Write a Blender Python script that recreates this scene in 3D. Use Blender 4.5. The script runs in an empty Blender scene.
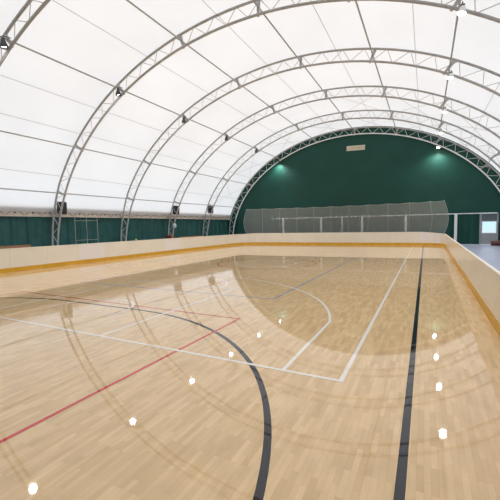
import bpy, bmesh, math, random
from mathutils import Vector, Matrix
random.seed(7)
C = bpy.context.scene.collection
PI = math.pi

# ------------------------------------------------------------------ helpers
def link(name, bm, mat, parent=None, smooth=False, loc=None):
    bmesh.ops.recalc_face_normals(bm, faces=bm.faces[:])
    me = bpy.data.meshes.new(name); bm.to_mesh(me); bm.free()
    me.materials.append(mat)
    if smooth:
        for p in me.polygons: p.use_smooth = True
    o = bpy.data.objects.new(name, me); C.objects.link(o)
    if loc: o.location = loc
    if parent: o.parent = parent
    return o
def tag(o, label, cat, group=None, kind=None):
    o['label'] = label; o['category'] = cat
    if group: o['group'] = group
    if kind: o['kind'] = kind
    return o
def structure(o, label=None, cat=None):
    o['kind'] = 'structure'
    if label: o['label'] = label
    if cat: o['category'] = cat
    return o
def thing(name, label, cat, loc=(0, 0, 0), group=None):
    o = bpy.data.objects.new(name, None); C.objects.link(o); o.location = loc
    o.empty_display_size = .1
    return tag(o, label, cat, group)
def copy_tree(o, parent=None):
    c = o.copy(); C.objects.link(c); c.parent = parent
    for ch in list(o.children): copy_tree(ch, c)
    return c
def box(bm, x0, x1, y0, y1, z0, z1, bev=0):
    vs = [bm.verts.new((x, y, z)) for x in (x0, x1) for y in (y0, y1) for z in (z0, z1)]
    fs = []
    for f in ((0, 1, 3, 2), (4, 6, 7, 5), (0, 4, 5, 1), (2, 3, 7, 6), (0, 2, 6, 4), (1, 5, 7, 3)):
        fs.append(bm.faces.new([vs[i] for i in f]))
    if bev:
        es = list({e for f in fs for e in f.edges})
        bmesh.ops.bevel(bm, geom=es, offset=bev, segments=2, affect='EDGES')
    return bm
def tube(bm, pts, r, n=8, closed=False):
    pts = [Vector(p) for p in pts]
    rings = []
    up = None
    for i, p in enumerate(pts):
        a = pts[max(i - 1, 0)]; b = pts[min(i + 1, len(pts) - 1)]
        t = (b - a).normalized()
        if up is None:
            up = Vector((0, 0, 1)) if abs(t.z) < .9 else Vector((0, 1, 0))
        s = t.cross(up).normalized(); up = s.cross(t).normalized()
        rings.append([bm.verts.new(p + (s * math.cos(2 * PI * k / n) + up * math.sin(2 * PI * k / n)) * r) for k in range(n)])
    for A, B in zip(rings, rings[1:]):
        for k in range(n): bm.faces.new((A[k], A[(k + 1) % n], B[(k + 1) % n], B[k]))
    bm.faces.new(rings[0][::-1]); bm.faces.new(rings[-1])
    return bm
def lathe(bm, prof, n=20, M=None):
    rings = []
    for r, z in prof:
        rings.append([bm.verts.new((max(r, 1e-4) * math.cos(2 * PI * k / n), max(r, 1e-4) * math.sin(2 * PI * k / n), z)) for k in range(n)])
    for A, B in zip(rings, rings[1:]):
        for k in range(n): bm.faces.new((A[k], A[(k + 1) % n], B[(k + 1) % n], B[k]))
    bm.faces.new(rings[0][::-1]); bm.faces.new(rings[-1])
    if M is not None:
        bmesh.ops.transform(bm, matrix=M, verts=[v for R in rings for v in R])
    return bm
def NB(): return bmesh.new()

# ------------------------------------------------------------------ materials
def mat(name, col, rough=.5, metal=0, spec=.5, noise=None, ior=None, bump=None, coat=0):
    m = bpy.data.materials.new(name); m.use_nodes = True
    nt = m.node_tree; b = nt.nodes['Principled BSDF']
    b.inputs['Base Color'].default_value = (*col, 1)
    b.inputs['Roughness'].default_value = rough
    b.inputs['Metallic'].default_value = metal
    b.inputs['Specular IOR Level'].default_value = spec
    if coat:
        b.inputs['Coat Weight'].default_value = coat; b.inputs['Coat Roughness'].default_value = .05
    if ior: b.inputs['IOR'].default_value = ior
    tc = nt.nodes.new('ShaderNodeTexCoord')
    if noise:                                   # (scale, amount)
        n = nt.nodes.new('ShaderNodeTexNoise'); n.inputs['Scale'].default_value = noise[0]
        n.inputs['Detail'].default_value = 4
        nt.links.new(tc.outputs['Object'], n.inputs['Vector'])
        r = nt.nodes.new('ShaderNodeMapRange')
        r.inputs['From Min'].default_value = .3; r.inputs['From Max'].default_value = .7
        r.inputs['To Min'].default_value = 1 - noise[1]; r.inputs['To Max'].default_value = 1 + noise[1]
        nt.links.new(n.outputs['Fac'], r.inputs['Value'])
        mx = nt.nodes.new('ShaderNodeVectorMath'); mx.operation = 'SCALE'
        mx.inputs[0].default_value = col
        nt.links.new(r.outputs['Result'], mx.inputs['Scale'])
        nt.links.new(mx.outputs['Vector'], b.inputs['Base Color'])
    if bump:                                    # (scale, strength, distance)
        n = nt.nodes.new('ShaderNodeTexNoise'); n.inputs['Scale'].default_value = bump[0]
        nt.links.new(tc.outputs['Object'], n.inputs['Vector'])
        bp = nt.nodes.new('ShaderNodeBump'); bp.inputs['Strength'].default_value = bump[1]
        bp.inputs['Distance'].default_value = bump[2]
        nt.links.new(n.outputs['Fac'], bp.inputs['Height'])
        nt.links.new(bp.outputs['Normal'], b.inputs['Normal'])
    return m

FLOOR_IOR = 1.52
FLOOR_ROUGH = .028
def floor_gloss(nt, b):
    """the same lacquer for the boards and for the paint under it"""
    b.inputs['Roughness'].default_value = FLOOR_ROUGH
    b.inputs['IOR'].default_value = FLOOR_IOR
    tc = nt.nodes.new('ShaderNodeTexCoord')
    n = nt.nodes.new('ShaderNodeTexNoise'); n.inputs['Scale'].default_value = 1.6; n.inputs['Detail'].default_value = 3
    nt.links.new(tc.outputs['Object'], n.inputs['Vector'])
    bp = nt.nodes.new('ShaderNodeBump'); bp.inputs['Strength'].default_value = .08; bp.inputs['Distance'].default_value = .01
    nt.links.new(n.outputs['Fac'], bp.inputs['Height'])
    nt.links.new(bp.outputs['Normal'], b.inputs['Normal'])
def paint(name, col):
    m = bpy.data.materials.new(name); m.use_nodes = True
    b = m.node_tree.nodes['Principled BSDF']; b.inputs['Base Color'].default_value = (*col, 1)
    floor_gloss(m.node_tree, b); return m
def wood_floor():
    m = bpy.data.materials.new('lacquered_parquet'); m.use_nodes = True
    nt = m.node_tree; b = nt.nodes['Principled BSDF']; L = nt.links
    tc = nt.nodes.new('ShaderNodeTexCoord')
    mp = nt.nodes.new('ShaderNodeMapping'); mp.inputs['Rotation'].default_value = (0, 0, PI / 2)
    L.new(tc.outputs['Object'], mp.inputs['Vector'])
    br = nt.nodes.new('ShaderNodeTexBrick')
    br.inputs['Scale'].default_value = 1; br.inputs['Brick Width'].default_value = .36
    br.inputs['Row Height'].default_value = .06; br.inputs['Mortar Size'].default_value = .0008
    br.inputs['Color1'].default_value = (.735, .530, .305, 1); br.inputs['Color2'].default_value = (.615, .425, .228, 1)
    br.inputs['Mortar'].default_value = (.50, .31, .14, 1); br.offset = .37; br.offset_frequency = 3
    L.new(mp.outputs['Vector'], br.inputs['Vector'])
    # grain and the blotchy tone of the strips
    mp2 = nt.nodes.new('ShaderNodeMapping'); mp2.inputs['Scale'].default_value = (5, 2.2, 1)
    L.new(tc.outputs['Object'], mp2.inputs['Vector'])
    n = nt.nodes.new('ShaderNodeTexNoise'); n.inputs['Scale'].default_value = 1.2; n.inputs['Detail'].default_value = 6
    L.new(mp2.outputs['Vector'], n.inputs['Vector'])
    r = nt.nodes.new('ShaderNodeMapRange'); r.inputs['From Min'].default_value = .3; r.inputs['From Max'].default_value = .7
    r.inputs['To Min'].default_value = .93; r.inputs['To Max'].default_value = 1.07
    L.new(n.outputs['Fac'], r.inputs['Value'])
    s = nt.nodes.new('ShaderNodeVectorMath'); s.operation = 'SCALE'
    L.new(br.outputs['Color'], s.inputs[0]); L.new(r.outputs['Result'], s.inputs['Scale'])
    L.new(s.outputs['Vector'], b.inputs['Base Color'])
    floor_gloss(nt, b); return m
def membrane():
    m = bpy.data.materials.new('white_translucent_fabric'); m.use_nodes = True
    nt = m.node_tree; L = nt.links; nt.nodes.clear()
    out = nt.nodes.new('ShaderNodeOutputMaterial')
    d = nt.nodes.new('ShaderNodeBsdfDiffuse'); d.inputs['Color'].default_value = (.80, .80, .80, 1)
    t = nt.nodes.new('ShaderNodeBsdfTranslucent')
    tc = nt.nodes.new('ShaderNodeTexCoord')
    n = nt.nodes.new('ShaderNodeTexNoise'); n.inputs['Scale'].default_value = .25; n.inputs['Detail'].default_value = 3
    L.new(tc.outputs['Object'], n.inputs['Vector'])
    cr = nt.nodes.new('ShaderNodeValToRGB')
    cr.color_ramp.elements[0].position = .3; cr.color_ramp.elements[0].color = (.835, .825, .84, 1)
    cr.color_ramp.elements[1].position = .7; cr.color_ramp.elements[1].color = (.90, .89, .90, 1)
    L.new(n.outputs['Fac'], cr.inputs['Fac']); L.new(cr.outputs['Color'], t.inputs['Color'])
    mx = nt.nodes.new('ShaderNodeMixShader'); mx.inputs['Fac'].default_value = .5
    L.new(d.outputs[0], mx.inputs[1]); L.new(t.outputs[0], mx.inputs[2]); L.new(mx.outputs[0], out.inputs[0])
    return m
def net_mat():
    """knotted mesh too fine to resolve: half thread, half gap"""
    m = bpy.data.materials.new('fine_grey_netting'); m.use_nodes = True
    nt = m.node_tree; L = nt.links; nt.nodes.clear()
    out = nt.nodes.new('ShaderNodeOutputMaterial')
    d = nt.nodes.new('ShaderNodeBsdfDiffuse'); d.inputs['Color'].default_value = (.50, .50, .47, 1)
    tl = nt.nodes.new('ShaderNodeBsdfTranslucent'); tl.inputs['Color'].default_value = (.50, .50, .47, 1)
    a = nt.nodes.new('ShaderNodeAddShader')
    hf = nt.nodes.new('ShaderNodeMixShader'); hf.inputs[0].default_value = .35
    L.new(d.outputs[0], hf.inputs[1]); L.new(tl.outputs[0], hf.inputs[2])
    t = nt.nodes.new('ShaderNodeBsdfTransparent')
    mx = nt.nodes.new('ShaderNodeMixShader'); mx.inputs[0].default_value = .42
    L.new(t.outputs[0], mx.inputs[1]); L.new(hf.outputs[0], mx.inputs[2]); L.new(mx.outputs[0], out.inputs[0])
    nt.nodes.remove(a)
    return m
def glass_mat():
    m = bpy.data.materials.new('window_glass'); m.use_nodes = True
    nt = m.node_tree; L = nt.links; nt.nodes.clear()
    out = nt.nodes.new('ShaderNodeOutputMaterial')
    t = nt.nodes.new('ShaderNodeBsdfTransparent'); t.inputs['Color'].default_value = (.93, .98, 1, 1)
    g = nt.nodes.new('ShaderNodeBsdfGlossy'); g.inputs['Roughness'].default_value = .02
    mx = nt.nodes.new('ShaderNodeMixShader'); mx.inputs[0].default_value = .06
    L.new(t.outputs[0], mx.inputs[1]); L.new(g.outputs[0], mx.inputs[2]); L.new(mx.outputs[0], out.inputs[0])
    return m
def emit(name, col, s):
    m = bpy.data.materials.new(name); m.use_nodes = True
    b = m.node_tree.nodes['Principled BSDF']
    b.inputs['Emission Color'].default_value = (*col, 1); b.inputs['Emission Strength'].default_value = s
    return m

M_wood = wood_floor()
M_mem = membrane()
M_net = net_mat()
M_glass = glass_mat()
M_concrete = mat('grey_blue_concrete', (.42, .455, .59), .32, noise=(.8, .08))
M_green = mat('dark_green_tarpaulin', (.0075, .062, .047), .55, noise=(.5, .10), spec=.3)
M_curtain = mat('green_curtain', (.019, .088, .080), .5, noise=(1.5, .18), spec=.35)
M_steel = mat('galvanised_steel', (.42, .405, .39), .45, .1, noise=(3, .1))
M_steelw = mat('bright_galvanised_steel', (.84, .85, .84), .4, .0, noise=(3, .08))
M_brace = mat('brace_steel', (.60, .59, .58), .45, .0)
M_dark = mat('dark_steel', (.07, .07, .075), .5, .3)
M_board = mat('cream_board', (.81, .755, .655), .22, noise=(.7, .03))
M_boardw = mat('white_board', (.82, .78, .76), .2, noise=(.7, .02))
M_kick = mat('ochre_kick_strip', (.66, .36, .025), .3, noise=(2, .08))
M_cap = mat('board_cap', (.84, .79, .70), .35)
M_beam = mat('cream_beam', (.60, .53, .45), .5, noise=(4, .1))
M_beamd = mat('brown_beam_brace', (.17, .13, .11), .6)
M_black = mat('black_speaker', (.018, .018, .022), .5)
M_grille = mat('dark_grille', (.030, .026, .028), .6, noise=(40, .3))
M_rope = mat('pale_rope', (.50, .50, .48), .7)
M_cable = mat('beige_cable', (.42, .39, .35), .6)
M_post = mat('pale_painted_post', (.80, .82, .82), .4, noise=(3, .05))
M_doorgrey = mat('grey_door', (.33, .35, .36), .5, noise=(1, .08))
M_doortop = mat('dark_grey_transom', (.12, .155, .165), .5)
M_sign = mat('beige_sign', (.62, .58, .44), .6, noise=(4, .05))
M_ink = mat('faded_brown_lettering', (.40, .30, .20), .7)
M_orange = mat('orange_plank', (.45, .16, .05), .5, noise=(5, .15))
M_brown = mat('brown_plank', (.33, .16, .08), .5, noise=(5, .15))
M_redbr = mat('dark_red_vinyl', (.10, .022, .018), .5, noise=(6, .25))
M_framem = mat('dull_pale_metal', (.36, .38, .34), .5, .2)
M_disc = mat('pale_disc', (.62, .70, .70), .3)
M_lens = emit('lamp_light', (1, .97, .9), 40)
M_white_paint = paint('white_line_paint', (.80, .77, .72))
M_red_paint = paint('red_line_paint', (.56, .045, .05))
M_black_paint = paint('black_line_paint', (.016, .018, .026))
M_blue_paint = paint('blue_line_paint', (.13, .27, .50))

# ------------------------------------------------------------------ hall geometry
CX, A, B = -6.88, 15.80, 12.50          # inner chord: half ellipse
Y_END, PITCH, Y_NEAR = 36.34, 6.365, -15.0
def ell(deg, s=1.0, y=0):
    t = math.radians(deg)
    return Vector((CX + A * s * math.cos(t), y, B * s * math.sin(t)))
S_OUT, S_MEM = 1.055, 1.068

# membrane roof
bm = NB()
ys = [Y_NEAR - .3 + i * PITCH / 4 for i in range(0, 200) if Y_NEAR - .3 + i * PITCH / 4 < Y_END] + [Y_END + .35]
N = 96
rows = []
t0 = math.degrees(math.asin(3.5 / (B * S_MEM)))
for y in ys:
    rows.append([bm.verts.new(ell(t0 + (180 - 2 * t0) * k / N, S_MEM, y)) for k in range(N + 1)])
for R0, R1 in zip(rows, rows[1:]):
    for k in range(N): bm.faces.new((R0[k], R0[k + 1], R1[k + 1], R1[k]))
structure(link('ceiling', bm, M_mem, smooth=True), 'white translucent fabric arched roof of the hall', 'roof')

# side walls: pleated green curtains
def pleats(x, side):
    bm = NB(); prev = None; y = Y_NEAR - .2; i = 0
    while y <= Y_END + .3:
        ph = y * 2 * PI / 1.02
        d = .03 * math.sin(ph) + .02 * math.sin(ph * 2.3 + 1.3) + (.07 if i % 10 == 0 else 0)
        cur = [bm.verts.new((x + side * d, y, z)) for z in (0.0, 1.8, 3.52)]
        if prev:
            for k in range(2): bm.faces.new((prev[k], cur[k], cur[k + 1], prev[k + 1]))
        prev = cur; y += .102; i += 1
    return bm
XWL, XWR = -23.42, CX * 2 + 23.42
structure(link('wall_left', pleats(XWL, 1), M_curtain), 'green pleated tarpaulin curtain along the left side', 'curtain wall')
structure(link('wall_right', pleats(XWR, -1), M_curtain), 'green pleated tarpaulin curtain along the right side', 'curtain wall')

# end walls
def end_wall(y, doorhole):
    bm = NB()
    zr = 3.10
    t0 = math.degrees(math.asin(zr / (B * S_MEM)))
    # upper sheet: strips across, gently billowing
    cols = 48
    xs = [CX + A * S_MEM * math.cos(math.radians(t0 + (180 - 2 * t0) * k / cols)) for k in range(cols + 1)]
    grid = []
    for k, x in enumerate(xs):
        top = B * S_MEM * math.sqrt(max(0, 1 - ((x - CX) / (A * S_MEM)) ** 2))
        top = max(top, zr)
        col = []
        for j in range(9):
            z = zr + (top - zr) * j / 8
            bil = .10 * math.sin(PI * j / 8) * math.sin(x * 1.1) if 0 < j < 8 else 0
            col.append(bm.verts.new((x, y + bil * .3, z)))
        grid.append(col)
    for a, b_ in zip(grid, grid[1:]):
        for j in range(8):
            try: bm.faces.new((a[j], b_[j], b_[j + 1], a[j + 1]))
            except ValueError: pass
    # lower pleated sheets
    def lower(x0, x1):
        n = max(2, int((x1 - x0) / .1)); prev = None
        for i in range(n + 1):
            x = x0 + (x1 - x0) * i / n
            d = .03 * math.sin(x * 9) + .02 * math.sin(x * 23)
            cur = (bm.verts.new((x, y + d, 0)), bm.verts.new((x, y + d, zr + .05)))
            if prev: bm.faces.new((prev[0], cur[0], cur[1], prev[1]))
            prev = cur
    xl, xr = CX - A * S_MEM, CX + A * S_MEM
    if doorhole:
        lower(xl, doorhole[0]); lower(doorhole[1], xr)
    else: lower(xl, xr)
    return bm
YW = Y_END + .2
DX0, DX1 = 5.92, 7.48
structure(link('wall_far', end_wall(YW, (DX0, DX1)), M_green), 'dark green tarpaulin end wall filling the far arch', 'end wall')
structure(link('wall_near', end_wall(Y_NEAR - .2, None), M_green), 'dark green tarpaulin end wall behind the viewer', 'end wall')

# door panel with window, far right
dr = bpy.data.objects.new('door_1', None); C.objects.link(dr); dr.location = (6.70, YW, 0)
structure(dr, 'grey door panel with bright blue window at the far right', 'door')
def dbox(name, x0, x1, z0, z1, m, y0=-.06, y1=.06, par=dr):
    b_ = NB(); box(b_, x0 - 6.70, x1 - 6.70, y0, y1, z0, z1); return link(name, b_, m, par)
dbox('door_leaf', 6.10, 7.36, .02, 1.10, M_doorgrey)
dbox('transom_panel', 6.10, 7.36, 2.32, 3.07, M_doortop)
dbox('jamb', DX0, 6.10, 0, 3.10, M_doorgrey, -.1, .1)
dbox('jamb', 7.36, DX1, 0, 3.10, M_doorgrey, -.1, .1)
wf = NB(); box(wf, -.60, .66, -.07, .07, 1.10, 1.17); box(wf, -.60, .66, -.07, .07, 2.25, 2.32)
box(wf, -.60, -.53, -.07, .07, 1.17, 2.25); box(wf, .59, .66, -.07, .07, 1.17, 2.25)
fr = link('window_frame', wf, M_post, dr)
dbox('pane', 6.17, 7.29, 1.17, 2.25, M_glass, -.005, .005, fr)

# floors
bm = NB(); v = [bm.verts.new(p) for p in ((XWL - 1, Y_NEAR - 1, -.012), (XWR + 1, Y_NEAR - 1, -.012), (XWR + 1, YW + .6, -.012), (XWL - 1, YW + .6, -.012))]
bm.faces.new(v)
v2 = [bm.verts.new((q.co.x, q.co.y, -.3)) for q in v]; bm.faces.new(v2[::-1])
for i in range(4): bm.faces.new((v[i], v2[i], v2[(i + 1) % 4], v[(i + 1) % 4]))
structure(link('floor', bm, M_concrete), 'grey blue concrete floor around the rink', 'floor')

# ------------------------------------------------------------------ rink outline
def arc(cx, cy, r, a0, a1, n=10):
    return [Vector((cx + r * math.cos(math.radians(a0 + (a1 - a0) * i / n)), cy + r * math.sin(math.radians(a0 + (a1 - a0) * i / n)))) for i in range(n + 1)]
def xl(y): return -18.896 + (y - 5) * (-19.237 + 18.896) / 27
def xr(y): return 2.413 + (y - 4) * (2.693 - 2.413) / 26
def yf(x): return 32.972 + (x + 18) * (33.997 - 32.972) / 20
RC = 1.9
path = [Vector((xl(y), y)) for y in [-7 + i for i in range(0, 39)] if y < yf(-19) - RC - .2]
a_ = Vector((xl(31), yf(-19.2) - RC)); b__ = Vector((-19.22 + RC, yf(-19.2 + RC)))
path += arc(-19.23 + RC, yf(-19.2) - RC, RC, 180, 90)[0:]
path += [Vector((x, yf(x))) for x in range(-17, 1)]
path += arc(xr(32) - RC, yf(2.7 - RC) - RC, RC, 90, 0)
path += [Vector((xr(y), y)) for y in [32 - i for i in range(0, 40)] if y < yf(2.7) - RC - .3]
# arc-length table
cum = [0]
for p, q in zip(path, path[1:]): cum.append(cum[-1] + (q - p).length)
def at(s):
    s = min(max(s, 0), cum[-1])
    for i in range(len(cum) - 1):
        if s <= cum[i + 1]:
            f = (s - cum[i]) / (cum[i + 1] - cum[i]); return path[i].lerp(path[i + 1], f)
    return path[-1]
def nrm(s):                                   # outward normal (path runs clockwise: outside is on its left)
    t = (at(s + .15) - at(s - .15)).normalized(); return Vector((-t.y, t.x))
def hgt(s):
    p = at(s)
    if p.x < -17.4: return 1.286 + (.074 if p.y > 32.5 else 0) * min(1, (p.x + 19.3) / 1.9)
    if p.x < .8: return 1.36
    k = min(1, max(0, (p.x - .8) / 1.8)); return 1.36 + (1.2 - 1.36) * k
def ribbon(bm, s0, s1, o0, o1, z0, z1f, z0f=None, step=.35):
    n = max(1, int(round((s1 - s0) / step))); rings = []
    for i in range(n + 1):
        s = s0 + (s1 - s0) * i / n; p = at(s); nn = nrm(s); z1 = z1f(s) if callable(z1f) else z1f
        za = z0f(s) if z0f else z0
        q0 = p + nn * o0; q1 = p + nn * o1
        rings.append([bm.verts.new((q0.x, q0.y, za)), bm.verts.new((q1.x, q1.y, za)), bm.verts.new((q1.x, q1.y, z1)), bm.verts.new((q0.x, q0.y, z1))])
    for a, b_ in zip(rings, rings[1:]):
        for k in range(4): bm.faces.new((a[k], a[(k + 1) % 4], b_[(k + 1) % 4], b_[k]))
    bm.faces.new(rings[0]); bm.faces.new(rings[-1][::-1])
    return bm
def s_at_left_y(y):
    for i, p in enumerate(path):
        if p.y >= y: return cum[i - 1] + (y - path[i - 1].y) / (p.y - path[i - 1].y) * (cum[i] - cum[i - 1])

# wooden floor inside the boards
bm = NB()
outl = [at(cum[-1] * i / 240) + nrm(cum[-1] * i / 240) * .02 for i in range(241)]
f = bm.faces.new([bm.verts.new((p.x, p.y, 0)) for p in outl]); f.normal_update()
ret = bmesh.ops.extrude_face_region(bm, geom=[f])
for g in ret['geom']:
    if isinstance(g, bmesh.types.BMVert): g.co.z = -.011
wood = structure(link('floor', bm, M_wood), 'glossy parquet rink floor inside the boards', 'floor')

rink = thing('rink_barrier', 'cream dasher boards with ochre kick strip enclosing the wooden court', 'barrier', (0, 0, 0))
P = 2.1
s_ref = s_at_left_y(9.85) % P
s = s_ref - P; k = 0
sw = [s_at_left_y(9.9), s_at_left_y(18.3)]
corner = []
while s < cum[-1]:
    s0, s1 = max(0, s) + .004, min(cum[-1], s + P) - .004
    if s1 > s0 + .05:
        mid = (s0 + s1) / 2; pm = at(mid)
        white = any(abs(s - q + .05) < .5 for q in sw) or (pm.y > 32.4 and (pm.x < -17.8 or pm.x > 1.0))
        b_ = NB(); ribbon(b_, s0, s1, 0, .05, .0, lambda t: hgt(t) - .03)
        o = link('board_panel', b_, M_boardw if white else M_board, rink)
        if white: o['label'] = 'whiter board panel'
    s += P
b_ = NB(); ribbon(b_, 0, cum[-1], -.014, -.001, .002, .235)
link('kick_strip', b_, M_kick, rink)
b_ = NB(); ribbon(b_, 0, cum[-1], -.01, .06, 0, lambda t: hgt(t), lambda t: hgt(t) - .029)
link('cap_rail', b_, M_cap, rink)
# uprights behind the boards
s = s_ref
up0 = None
while s < cum[-1]:
    b_ = NB(); p = at(s); nn = nrm(s)
    q = p + nn * .085
    box(b_, q.x - .03, q.x + .03, q.y - .03, q.y + .03, -.01, hgt(s) - .06)
    link('barrier_post', b_, M_steel, rink); s += P

# ------------------------------------------------------------------ painted lines (children of the wooden floor)
lz = [0.0006]
def strip(bm, pts, w, z):
    """flat painted line along points (x, y)"""
    pts = [Vector(p) for p in pts]; prev = None; n = len(pts)
    closed = (pts[0] - pts[-1]).length < 1e-4
    for i, p in enumerate(pts):
        if closed and i in (0, n - 1): a, b_ = pts[-2], pts[1]
        else: a, b_ = pts[max(0, i - 1)], pts[min(n - 1, i + 1)]
        t1 = (p - a).normalized() if (p - a).length > 1e-6 else None
        t2 = (b_ - p).normalized() if (b_ - p).length > 1e-6 else None
        t = ((t1 or t2) + (t2 or t1)).normalized()
        k = 1 / max(.5, t.dot(t1 or t2)); nn = Vector((-t.y, t.x)) * w / 2 * k
        cur = (bm.verts.new((*(p + nn), z)), bm.verts.new((*(p - nn), z)))
        if prev: bm.faces.new((prev[0], prev[1], cur[1], cur[0]))
        prev = cur
def line_set(name, material, w, lines, label):
    lz[0] += .0005
    bm = NB()
    for i, pts in enumerate(lines): strip(bm, pts, w, lz[0] + i * .00002)
    for f in bm.faces:
        f.normal_update()
        if f.normal.z < 0: f.normal_flip()
    me = bpy.data.meshes.new(name); bm.to_mesh(me); bm.free(); me.materials.append(material)
    o = bpy.data.objects.new(name, me); C.objects.link(o); o.parent = wood; o['label'] = label
    return o
V = Vector
def circ(cx, cy, r, a0=0, a1=360, n=64): return arc(cx, cy, r, a0, a1, n)
# blue volleyball court 9 x 18 m
bx0, bx1, by0, by1 = -12.1, -3.08, 4.75, 22.9
line_set('volleyball_line', M_blue_paint, .055, [[V((bx0, by0)), V((bx1, by0)), V((bx1, by1)), V((bx0, by1)), V((bx0, by0))]], 'blue court lines')
# black handball lines
tr = math.degrees(math.asin(2 / 2))
goal = circ(-6.0, -4.0, 6.05, 0, 90, 40) + circ(-9.0, -4.0, 6.05, 90, 180, 40)
line_set('handball_line', M_black_paint, .085, [goal, [V((.9, -7)), V((.9, 32.6))]], 'black court lines')
# red hockey lines
line_set('hockey_line', M_red_paint, .06, [[V((-12.15, -3)), V((-12.15, 2.45)), V((-2.98, 2.35)), V((-2.98, -3)), V((-12.15, -3))], circ(-7.55, 14.1, 2.95)], 'red court lines')
# white basketball lines
bl = [[V((-15, 0)), V((0, 0)), V((0, 31.5))], [V((-15, 0)), V((-15, 28))],
      [V((-5.05, 0)), V((-5.05, 5.8)), V((-9.95, 5.8)), V((-9.95, 0))],
      [V((-.9, 0)), V((-.9, 2.99))] ,
      [V((-14.1, 0)), V((-14.1, 2.99))],
      circ(-7.5, 1.575, 6.75, math.degrees(math.asin((2.99 - 1.575) / 6.75)), 180 - math.degrees(math.asin((2.99 - 1.575) / 6.75)), 60),
      circ(-7.5, 5.8, 1.8, 0, 180, 30), circ(-7.5, 14, 1.8),
      [V((-6.25, 1.2)), V((-6.25, 1.575))] , circ(-7.5, 1.575, 1.25, 0, 180, 24), [V((-8.75, 1.575)), V((-8.75, 1.2))]]
line_set('basketball_line', M_white_paint, .065, bl, 'white court lines')

# ------------------------------------------------------------------ arch trusses
NBAY = 36
def tip(t): return ell(t) - Vector((CX, 0, 0))
tr_root = thing('arch_truss', '', 'roof truss', (CX, Y_END, 0), 'steel arches carrying the roof')
def el0(t, s):
    if s > 1.04 and min(t, 180 - t) < 24: s = 1.03 + (s - 1.03) * (min(t, 180 - t) / 24) ** .8
    return Vector((A * s * math.cos(math.radians(t)), 0, B * s * math.sin(math.radians(t))))
b_ = NB(); tube(b_, [el0(180 * i / 90, 1.0) for i in range(91)], .067, 8)
ic = link('inner_chord', b_, M_steel, tr_root, True)
b_ = NB(); tube(b_, [el0(180 * i / 90, S_OUT) for i in range(91)], .067, 8)
oc = link('outer_chord', b_, M_steel, tr_root, True)
# equal arc length nodes
def nodes(s, n):
    f = [el0(i * .25, s) for i in range(721)]; c = [0]
    for p, q in zip(f, f[1:]): c.append(c[-1] + (q - p).length)
    out = []; j = 0
    for k in range(n + 1):
        L_ = c[-1] * k / n
        while j < 719 and c[j + 1] < L_: j += 1
        out.append(j * .25 + .25 * (L_ - c[j]) / (c[j + 1] - c[j]))
    return out
nd = nodes(1.0, NBAY * 2)
for k in range(NBAY * 2):
    p = el0(nd[k], 1.0 if k % 2 == 0 else S_OUT); q = el0(nd[k + 1], S_OUT if k % 2 == 0 else 1.0)
    b_ = NB(); tube(b_, [p, q], .019, 5); link('brace', b_, M_brace, tr_root)
for s_ in (1.0, S_OUT):
    for sg in (1, -1):
        b_ = NB(); x = A * min(s_, 1.03) * sg; box(b_, x - .17, x + .17, -.2, .2, -.011, .02); link('base_plate', b_, M_steel, tr_root)
PUR = [158, 143, 123, 104.6, 88, 72, 56.4, 36.8, 21]
for t in PUR:
    b_ = NB(); p, q = el0(t, .992), el0(t, S_OUT); d = (q - p).normalized(); s2 = Vector((d.z, 0, -d.x))
    vs = []
    for yy in (-.035, .035):
        for a, w in ((p, .05), (q, .10)):
            for sg in (-1, 1): vs.append(b_.verts.new(a + s2 * w * sg + Vector((0, yy, 0))))
    for fc in ((0, 1, 3, 2), (4, 6, 7, 5), (0, 4, 5, 1), (2, 3, 7, 6), (0, 2, 6, 4), (1, 5, 7, 3)): b_.faces.new([vs[i] for i in fc])
    link('purlin_bracket', b_, M_steel, tr_root)
labels = ['lattice arch with bright lower chord standing right against the green end wall',
          'grey lattice roof arch one bay before the green end wall',
          'lattice roof arch with a pale disc on its left leg, two bays before end wall',
          'grey lattice roof arch without a speaker, three bays before the end wall',
          'largest lattice arch at far left of the photo, four bays before the end wall',
          'nearest lattice roof arch, at the top left corner of the view']
trY = [Y_END - PITCH * i for i in range(6)]
for i, y in enumerate(trY):
    r_ = tr_root if i == 0 else copy_tree(tr_root)
    r_.location = (CX, y, 0); r_['label'] = labels[i]
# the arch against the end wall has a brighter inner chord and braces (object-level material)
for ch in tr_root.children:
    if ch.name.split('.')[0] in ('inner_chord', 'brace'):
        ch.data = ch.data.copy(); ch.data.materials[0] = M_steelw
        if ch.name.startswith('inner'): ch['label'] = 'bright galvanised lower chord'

# purlins and cables
pl = ['lowest steel purlin on the left slope, just above the speakers', 'second steel purlin up the left slope of the roof',
      'third steel purlin up the left slope of the roof', 'steel purlin left of the roof ridge', 'steel purlin along the roof ridge',
      'steel purlin right of the roof ridge', 'steel purlin on the right slope carrying the floodlights',
      'second steel purlin up the right slope of the roof', 'lowest steel purlin on the right slope of the roof']
for t, lb in zip(PUR, pl):
    b_ = NB(); tube(b_, [ell(t, 1.027, Y_NEAR), ell(t, 1.027, Y_END + .1)], .042, 7)
    o = link('roof_purlin', b_, M_steel); tag(o, lb, 'purlin', 'purlins along the roof')
cl = [(153, 'thin cable between the two lowest purlins on the left slope'), (139.3, 'thin cable just above the second left purlin'),
      (131, 'thin cable below the third left purlin'), (113, 'thin cable between third left purlin and ridge side purlin'),
      (96, 'thin cable just left of the ridge purlin'), (80, 'thin cable just right of the ridge purlin'),
      (64, 'thin cable above the floodlight purlin'), (47, 'thin cable below the floodlight purlin'), (29, 'thin cable between the two lowest right purlins')]
for t, lb in cl:
    b_ = NB(); tube(b_, [ell(t, 1.052, Y_NEAR), ell(t, 1.052, Y_END)], .013, 5)
    o = link('roof_cable', b_, M_cable); tag(o, lb, 'cable', 'thin cables along the roof')
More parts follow.
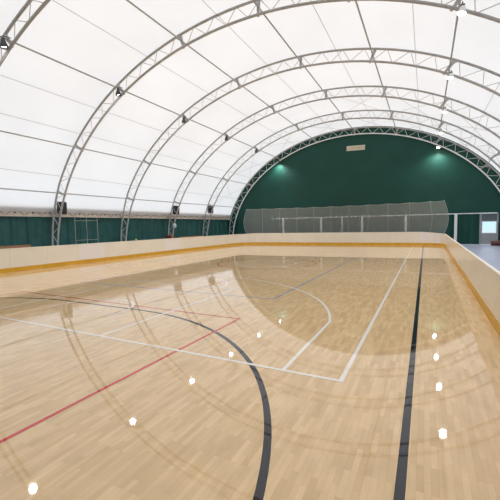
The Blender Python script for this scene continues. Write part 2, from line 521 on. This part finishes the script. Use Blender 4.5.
# cross bracing wires in the two far bays
bays = [('far', Y_END, Y_END - PITCH), ('middle', Y_END - PITCH, Y_END - 2 * PITCH)]
nm = ['lowest left', 'second left', 'third left', 'upper left', 'upper right', 'third right', 'second right', 'lowest right']
for bi, (bn, ya, yb) in enumerate(bays):
    for j, (t1, t2) in enumerate(zip(PUR, PUR[1:])):
        if bi == 1 and j not in (4, 5, 6, 7): continue
        for sg in (0, 1):
            n = 6
            pts = [ell(t1 + (t2 - t1) * i / n, 1.0285 + .005 * sg, (ya + (yb - ya) * i / n) if sg else (yb + (ya - yb) * i / n)) for i in range(n + 1)]
            b_ = NB(); tube(b_, pts, .011, 5)
            o = link('bracing_wire', b_, M_cable)
            tag(o, 'thin roof wire, %s panel, %s bay, rising %s the end wall' % (nm[j], 'last' if bi == 0 else 'penultimate', 'away from' if (sg == 1) == (j >= 4) else 'towards'), 'wire', 'diagonal bracing wires in the roof')

# ------------------------------------------------------------------ lattice beams along both eaves
def eave(x, sgn, lb):
    r_ = thing('eave_beam', lb, 'beam', (x, Y_NEAR, 3.20), 'beams along the eaves')
    L_ = Y_END - Y_NEAR + .28
    b_ = NB(); box(b_, -.03 * sgn - .02, -.03 * sgn + .02, 0, L_, .0, .62); link('backing_panel', b_, M_beam, r_)
    b_ = NB(); box(b_, .0, .08, 0, L_, .60, .67); link('top_chord', b_, M_beam, r_)
    b_ = NB(); box(b_, .0, .08, 0, L_, -.02, .05); link('bottom_chord', b_, M_beam, r_)
    if sgn < 0:
        for o in r_.children:
            if 'chord' in o.name: o.location.x = -.08
    n = 43; first = []
    for i in range(n):
        y = L_ * (i + .5) / n
        if i == 0:
            z_ = NB(); tube(z_, [(.04 * sgn, 0, .5), (.04 * sgn, -.55, .09)], .02, 5); tube(z_, [(.04 * sgn, 0, .5), (.04 * sgn, .55, .09)], .02, 5)
            v_ = link('v_brace', z_, M_beamd, r_, loc=(0, y, 0))
            z_ = NB(); box(z_, .025 * sgn - .03, .025 * sgn + .03, -.06, .06, .18, .56, .01); g_ = link('node_plate', z_, M_beamd, r_, loc=(0, y, 0))
        else:
            for q in (v_, g_):
                c = q.copy(); C.objects.link(c); c.parent = r_; c.location = (0, y, 0)
eave(XWL + .20, 1, 'cream lattice eave beam above the left green curtain')

# ------------------------------------------------------------------ floodlights hung from the arches
def make_lamp(sg):
    r_ = thing('floodlight', '', 'lamp', (0, 0, 0), 'floodlights hung from the arches')
    tilt = Matrix.Rotation(math.radians(14 if sg > 0 else 0), 4, 'Y'); rec = 0 if sg > 0 else .10
    b_ = NB(); lathe(b_, [(.04, .10), (.08, .09), (.10, .02), (.16, -.13), (.17, -.15 - rec), (.155, -.15 - rec), (.152, -.145)], 20, tilt); link('lamp_housing', b_, M_post if sg > 0 else M_dark, r_, True)
    b_ = NB(); lathe(b_, [(.15, -.148), (.15, -.156), (.0, -.16)], 20, tilt); link('lamp_lens', b_, M_lens, r_)
    b_ = NB(); tube(b_, [(0, 0, .08), (.0, 0, .26), (.0, .35, .30)], .018, 6)
    box(b_, -.07, .07, -.04, .04, .08, .17, .01); link('lamp_bracket', b_, M_dark, r_)
    l = bpy.data.lights.new('lamp_beam', 'SPOT'); l.energy = LAMP_W; l.spot_size = math.radians(150); l.spot_blend = 1; l.color = (1, .97, .92); l.shadow_soft_size = .15
    o = bpy.data.objects.new('lamp_beam', l); C.objects.link(o); o.parent = r_; o.location = (0, 0, -.32)
    return r_
LAMP_W = 650
bayn = ['at the green end wall', 'on the arch one bay before the end wall', 'on the arch two bays before the end wall', 'on the arch three bays before the end wall', 'on the arch at far left of the photo', 'on the nearest arch']
for sg, sx, sn in ((1, 2.2, 'right'), (-1, -16.8, 'left')):
    base = None
    for i, y in enumerate(trY[:6]):
        o = base = make_lamp(sg) if base is None else copy_tree(base)
        o.location = (2.15, y - .4, 10.08) if sn == 'right' else (-15.65, y - .25, 10.55)
        o.rotation_euler.x = math.radians(-.28 * (y - 14))
        o['label'] = 'lit floodlight on the %s slope %s' % (sn, bayn[i])
# light of the two lamps nearest the end wall that rakes across the green sheet
for sx, dx in ((2.15, -1), (-15.9, 1)):
    l = bpy.data.lights.new('lamp_beam', 'SPOT'); l.energy = 65; l.spot_size = math.radians(55); l.spot_blend = 1; l.color = (.9, 1, .92); l.shadow_soft_size = .1
    o = bpy.data.objects.new('lamp_beam', l); C.objects.link(o); o.location = (sx, Y_END - .4, 9.8)
    o.rotation_euler = Vector((dx * .9, .42, -.75)).to_track_quat('-Z', 'Y').to_euler()

# ------------------------------------------------------------------ loudspeakers on the left legs
def make_speaker():
    r_ = thing('loudspeaker', '', 'speaker', (0, 0, 0), 'loudspeakers on the left arch legs')
    b_ = NB()
    vs = []
    for z, k in ((0, .9), (.15, 1), (.78, 1), (.9, .9)):
        w, d = .30 * k, .26 * k
        vs.append([b_.verts.new(p) for p in ((-d, -w, z), (d, -w * .82, z), (d, w * .82, z), (-d, w, z))])
    for a, c in zip(vs, vs[1:]):
        for k in range(4): b_.faces.new((a[k], a[(k + 1) % 4], c[(k + 1) % 4], c[k]))
    b_.faces.new(vs[0][::-1]); b_.faces.new(vs[-1])
    bmesh.ops.bevel(b_, geom=b_.edges[:], offset=.03, segments=2, affect='EDGES')
    link('cabinet', b_, M_black, r_)
    b_ = NB(); box(b_, .262, .275, -.20, .20, .1, .8, .004); g_ = link('grille', b_, M_grille, r_)
    b_ = NB(); lathe(b_, [(.15, 0), (.15, .012), (.11, .02), (.04, .006), (.0, .012)], 20, Matrix.Translation((.272, 0, .32)) @ Matrix.Rotation(PI / 2, 4, 'Y')); link('woofer', b_, M_black, r_, True)
    b_ = NB(); box(b_, -.42, -.27, -.03, .03, .40, .46); box(b_, -.31, -.262, -.16, .16, .3, .6); link('wall_bracket', b_, M_dark, r_)
    return r_
sp = [(trY[4], -22.50, 3.36, .05, 'black loudspeaker on the left leg of the largest arch, partly behind its chord'),
      (trY[2], -22.36, 3.62, .0, 'black loudspeaker on the left arch leg that also carries a pale disc'),
      (trY[1], -22.25, 3.87, .0, 'black loudspeaker farthest from the camera, on the left leg one bay before end wall')]
b0 = None
for y, x, z, dy, lb in sp:
    o = make_speaker() if b0 is None else copy_tree(b0)
    b0 = b0 or o
    o.location = (x, y + .35 + dy, z); o.rotation_euler = (0, math.radians(6), math.radians(-20)); o['label'] = lb

# pale disc clamped to the third arch's inner leg
r_ = thing('round_disc', 'pale round disc fixed to the left leg of an arch', 'disc', (-22.22, trY[2] - .12, 2.42))
b_ = NB(); lathe(b_, [(.0, 0), (.22, .0), (.26, .03), (.24, .07), (.1, .11), (.0, .12)], 24, Matrix.Rotation(PI / 2, 4, 'X')); link('disc_shell', b_, M_disc, r_, True)
b_ = NB(); tube(b_, [(0, 0, 0), (-.05, .12, 0)], .03, 6); link('clamp', b_, M_dark, r_)

# ------------------------------------------------------------------ sign on the end wall
r_ = thing('wall_sign', 'small beige sign with faded writing high on the green end wall', 'sign', (-6.20, YW - .12, 10.97))
b_ = NB(); box(b_, -1.02, 1.02, -.03, .03, -.275, .275, .01); sg_ = link('sign_board', b_, M_sign, r_)
sg_.rotation_euler = (0, math.radians(2.0), 0)
random.seed(3)
b_ = NB(); x = -.88
while x < .86:
    w = random.uniform(.04, .10); h = random.uniform(.06, .10)
    box(b_, x, x + .022, -.036, -.031, -h, h)
    if random.random() < .7: box(b_, x + .022, x + w, -.036, -.031, random.choice((-h, 0, h - .02)), random.choice((-h, 0, h - .02)) + .022)
    if random.random() < .5: box(b_, x + w, x + w + .02, -.036, -.031, -h, h)
    x += w + .055 + (.09 if random.random() < .15 else 0)
lt = link('faded_lettering', b_, M_ink, sg_)

# ------------------------------------------------------------------ steel frame on the end wall
r_ = thing('wall_frame', 'pale steel rail on posts along the foot of the green end wall', 'frame', (CX, YW - .3, 0))
b_ = NB(); box(b_, -10.0, 14.2, -.04, .04, 3.08, 3.17); link('top_rail', b_, M_post, r_)
pp = None
for x, w in ((-15.11, .12), (-10.20, .12), (-7.69, .05), (-5.42, .12), (-.83, .12), (3.84, .13)):
    b_ = NB(); box(b_, x - CX - w, x - CX + w, -.06, .06, -.011, 3.08); link('frame_post', b_, M_post, r_)

# ------------------------------------------------------------------ safety net behind the far boards
r_ = thing('safety_net', 'grey see-through safety net hanging behind the far boards', 'net', (0, 34.62, 0))
def netx(u, z):                       # u 0..1 across, ends bow outward at mid height
    zl = (z - 1.0) / 3.4
    bow = math.sin(PI * max(0, min(1, zl)))
    x = -19.55 + (2.72 + 19.55) * u
    return x + (.36 * bow if u > .5 else -.45 * bow) * abs(2 * u - 1) ** 6
seams = [(-19.55 + 22.27 * 0, 4.5)] 
SX = [-19.55, -17.21, -14.9, -12.70, -10.61, -8.61, -6.58, -4.54, -2.5, -.46, 1.47, 2.72]
def ntop(x):
    base = 4.42 - .11 * math.sin(PI * (x + 19.55) / 22.27)
    for a, c in zip(SX, SX[1:]):
        if a <= x <= c + 1e-6: return base - .07 * math.sin(PI * (x - a) / (c - a))
    return base
b_ = NB(); nu, nz = 132, 12; g = []
def nety(x, z): return .06 * math.sin(x * 3.1) * math.sin((z - 1) * .9) - (.25 if x > 1.6 else 0) * (x - 1.6)
for i in range(nu + 1):
    u = i / nu; x0 = -19.55 + 22.27 * u; col = []
    zt = ntop(x0) + (.10 if i == nu else 0)
    for j in range(nz + 1):
        z = .9 + (zt - .9) * j / nz; x = netx(u, z); col.append(b_.verts.new((x, nety(x, z), z)))
    g.append(col)
for a, c in zip(g, g[1:]):
    for j in range(nz): b_.faces.new((a[j], c[j], c[j + 1], a[j + 1]))
link('netting', b_, M_net, r_, True)
for x0 in SX:
    u = (x0 + 19.55) / 22.27; pts = []
    for j in range(15):
        z = .9 + (ntop(x0) - .9) * j / 14; x = netx(u, z) + .02 * math.sin(z * 2.2 + x0); pts.append((x, nety(x, z) - .02, z))
    b_ = NB(); tube(b_, pts, .013, 5); link('seam_rope', b_, M_rope, r_, True)
b_ = NB(); tube(b_, [(-19.55 + 22.27 * i / 88, nety(-19.55 + 22.27 * i / 88, 4), ntop(-19.55 + 22.27 * i / 88)) for i in range(89)], .018, 5); link('top_rope', b_, M_rope, r_, True)
# masts holding the net up
for x0 in (-19.3, -12.7, -6.58, -.46, 2.6):
    b_ = NB(); tube(b_, [(x0, .28, -.012), (x0, .28, 1.3)], .03, 6); link('net_stake', b_, M_steel, r_)

# ------------------------------------------------------------------ goal-like frame by the left curtain
r_ = thing('metal_frame', 'thin pale metal frame with middle post against the left green curtain', 'frame', (-22.2, 13.02, 0))
y0, y1 = -.98, .98
for y_, z1_ in ((y0, 3.1), (0.0, 3.15), (y1, 3.1)):
    b_ = NB(); tube(b_, [(0, y_, -.01), (0, y_, z1_)], .020, 6); link('upright', b_, M_framem, r_)
for z_ in (1.42, 2.90):
    b_ = NB(); tube(b_, [(0, y0, z_), (0, y1, z_)], .018, 6); link('crossbar', b_, M_framem, r_)

# ------------------------------------------------------------------ players' benches behind the left boards
def bench(x, ya, yb, top, m, lb):
    r_ = thing('players_bench', lb, 'bench', (x, (ya + yb) / 2, -.012), "players' benches behind the left boards")
    h = (yb - ya) / 2
    b_ = NB(); box(b_, -.02, .02, -h, h, top - .17, top, .005); link('back_plank', b_, m, r_)
    b_ = NB(); box(b_, -.44, -.06, -h, h, .47, .51, .005); link('seat_plank', b_, m, r_)
    for yy in (-h + .25, 0, h - .25):
        b_ = NB(); box(b_, -.06, -.02, yy - .03, yy + .03, 0, top - .05); box(b_, -.42, -.38, yy - .03, yy + .03, 0, .47); box(b_, -.42, -.02, yy - .03, yy + .03, .43, .47); link('bench_leg', b_, M_dark, r_)
bench(-19.35, 3.6, 7.05, 1.43, M_brown, 'brown plank bench showing above the left boards at the photo edge')
bench(-19.45, 20.9, 24.6, 1.365, M_orange, 'orange plank bench showing above the left boards beside the orange bin')
# orange bin with a dark end
r_ = thing('storage_bin', 'orange and dark red storage bin behind the left boards at an arch foot', 'bin', (-20.2, 20.25, -.012))
b_ = NB(); box(b_, -.3, .3, -.06, .24, 0, 1.50, .02); link('bin_body', b_, M_orange, r_)
b_ = NB(); box(b_, -.3, .3, -.30, -.07, 0, 1.53, .02); link('bin_end', b_, M_redbr, r_)
b_ = NB(); box(b_, -.32, .32, -.08, .26, 1.50, 1.53, .01); link('bin_lid', b_, M_orange, r_)
# a small yellow-green ball and pale cup on the board's far side shelf
r_ = thing('tennis_ball', 'small yellow green ball showing on top of the left boards', 'ball', (-19.06, 14.95, 1.286 + .07))
b_ = NB(); bmesh.ops.create_icosphere(b_, subdivisions=2, radius=.07)
M_ball = mat('ball_felt', (.45, .55, .06), .8); link('felt_shell', b_, M_ball, r_, True)
# ------------------------------------------------------------------ rolled mats far right
r_ = thing('rolled_mat', 'dark red rolled mat lying on the grey floor at the far right', 'mat', (7.2, 34.5, -.012))
b_ = NB()
def roll(b_, y, z, r, x0, x1):
    lathe(b_, [(r * .9, x0), (r, x0 + .03), (r, x1 - .03), (r * .9, x1)], 18, Matrix.Translation((0, y, z)) @ Matrix.Rotation(PI / 2, 4, 'Y'))
roll(b_, 0, .24, .24, -.55, 1.4); link('mat_roll', b_, M_redbr, r_, True)
for x in (-.25, 1.0):
    b_ = NB(); lathe(b_, [(.246, x), (.25, x + .01), (.25, x + .05), (.246, x + .06)], 18, Matrix.Translation((0, 0, .24)) @ Matrix.Rotation(PI / 2, 4, 'Y')); link('strap', b_, M_dark, r_)

# ------------------------------------------------------------------ daylight outside
w = bpy.data.worlds.new('overcast_sky'); bpy.context.scene.world = w; w.use_nodes = True
nt = w.node_tree; bg = nt.nodes['Background']
tc = nt.nodes.new('ShaderNodeTexCoord'); sx = nt.nodes.new('ShaderNodeSeparateXYZ'); nt.links.new(tc.outputs['Generated'], sx.inputs[0])
cr = nt.nodes.new('ShaderNodeValToRGB'); e = cr.color_ramp.elements
mr = nt.nodes.new('ShaderNodeMapRange'); mr.inputs['From Min'].default_value = -1; mr.inputs['From Max'].default_value = 1
nt.links.new(sx.outputs['Z'], mr.inputs['Value']); nt.links.new(mr.outputs['Result'], cr.inputs['Fac'])
e[0].position = 0; e[0].color = (.75, .80, .85, 1)
e[1].position = 1; e[1].color = (1.0, 1.0, 1.0, 1)
for pos, c in ((.47, (.62, .74, .82)), (.490, (.52, .60, .62)), (.4985, (.46, .64, .72)), (.52, (.50, .66, .76)), (.62, (.95, .98, 1.0))):
    n_ = e.new(pos); n_.color = (*c, 1)
nt.links.new(cr.outputs['Color'], bg.inputs['Color']); bg.inputs['Strength'].default_value = 1.75

# ------------------------------------------------------------------ camera
f_px, yaw, pit, rol = 343.077, math.radians(27.072), math.radians(4.027), math.radians(-1.025)
F = Vector((-math.sin(yaw) * math.cos(pit), math.cos(yaw) * math.cos(pit), -math.sin(pit)))
R = Vector((math.cos(yaw), math.sin(yaw), 0)); U = R.cross(F)
R2 = R * math.cos(rol) + U * math.sin(rol); U2 = -R * math.sin(rol) + U * math.cos(rol)
cd = bpy.data.cameras.new('camera'); cam = bpy.data.objects.new('camera', cd); C.objects.link(cam)
cd.sensor_width = 36; cd.lens = f_px * 36 / 500; cd.clip_end = 300; cd.clip_start = .05
cam.matrix_world = Matrix(((R2.x, U2.x, -F.x, 1.056), (R2.y, U2.y, -F.y, -4.889), (R2.z, U2.z, -F.z, 2.272), (0, 0, 0, 1)))
S = bpy.context.scene; S.camera = cam
S.view_settings.view_transform = 'Standard'; S.view_settings.look = 'None'
S.view_settings.gamma = 1; S.view_settings.exposure = .02; S.view_settings.use_curve_mapping = False
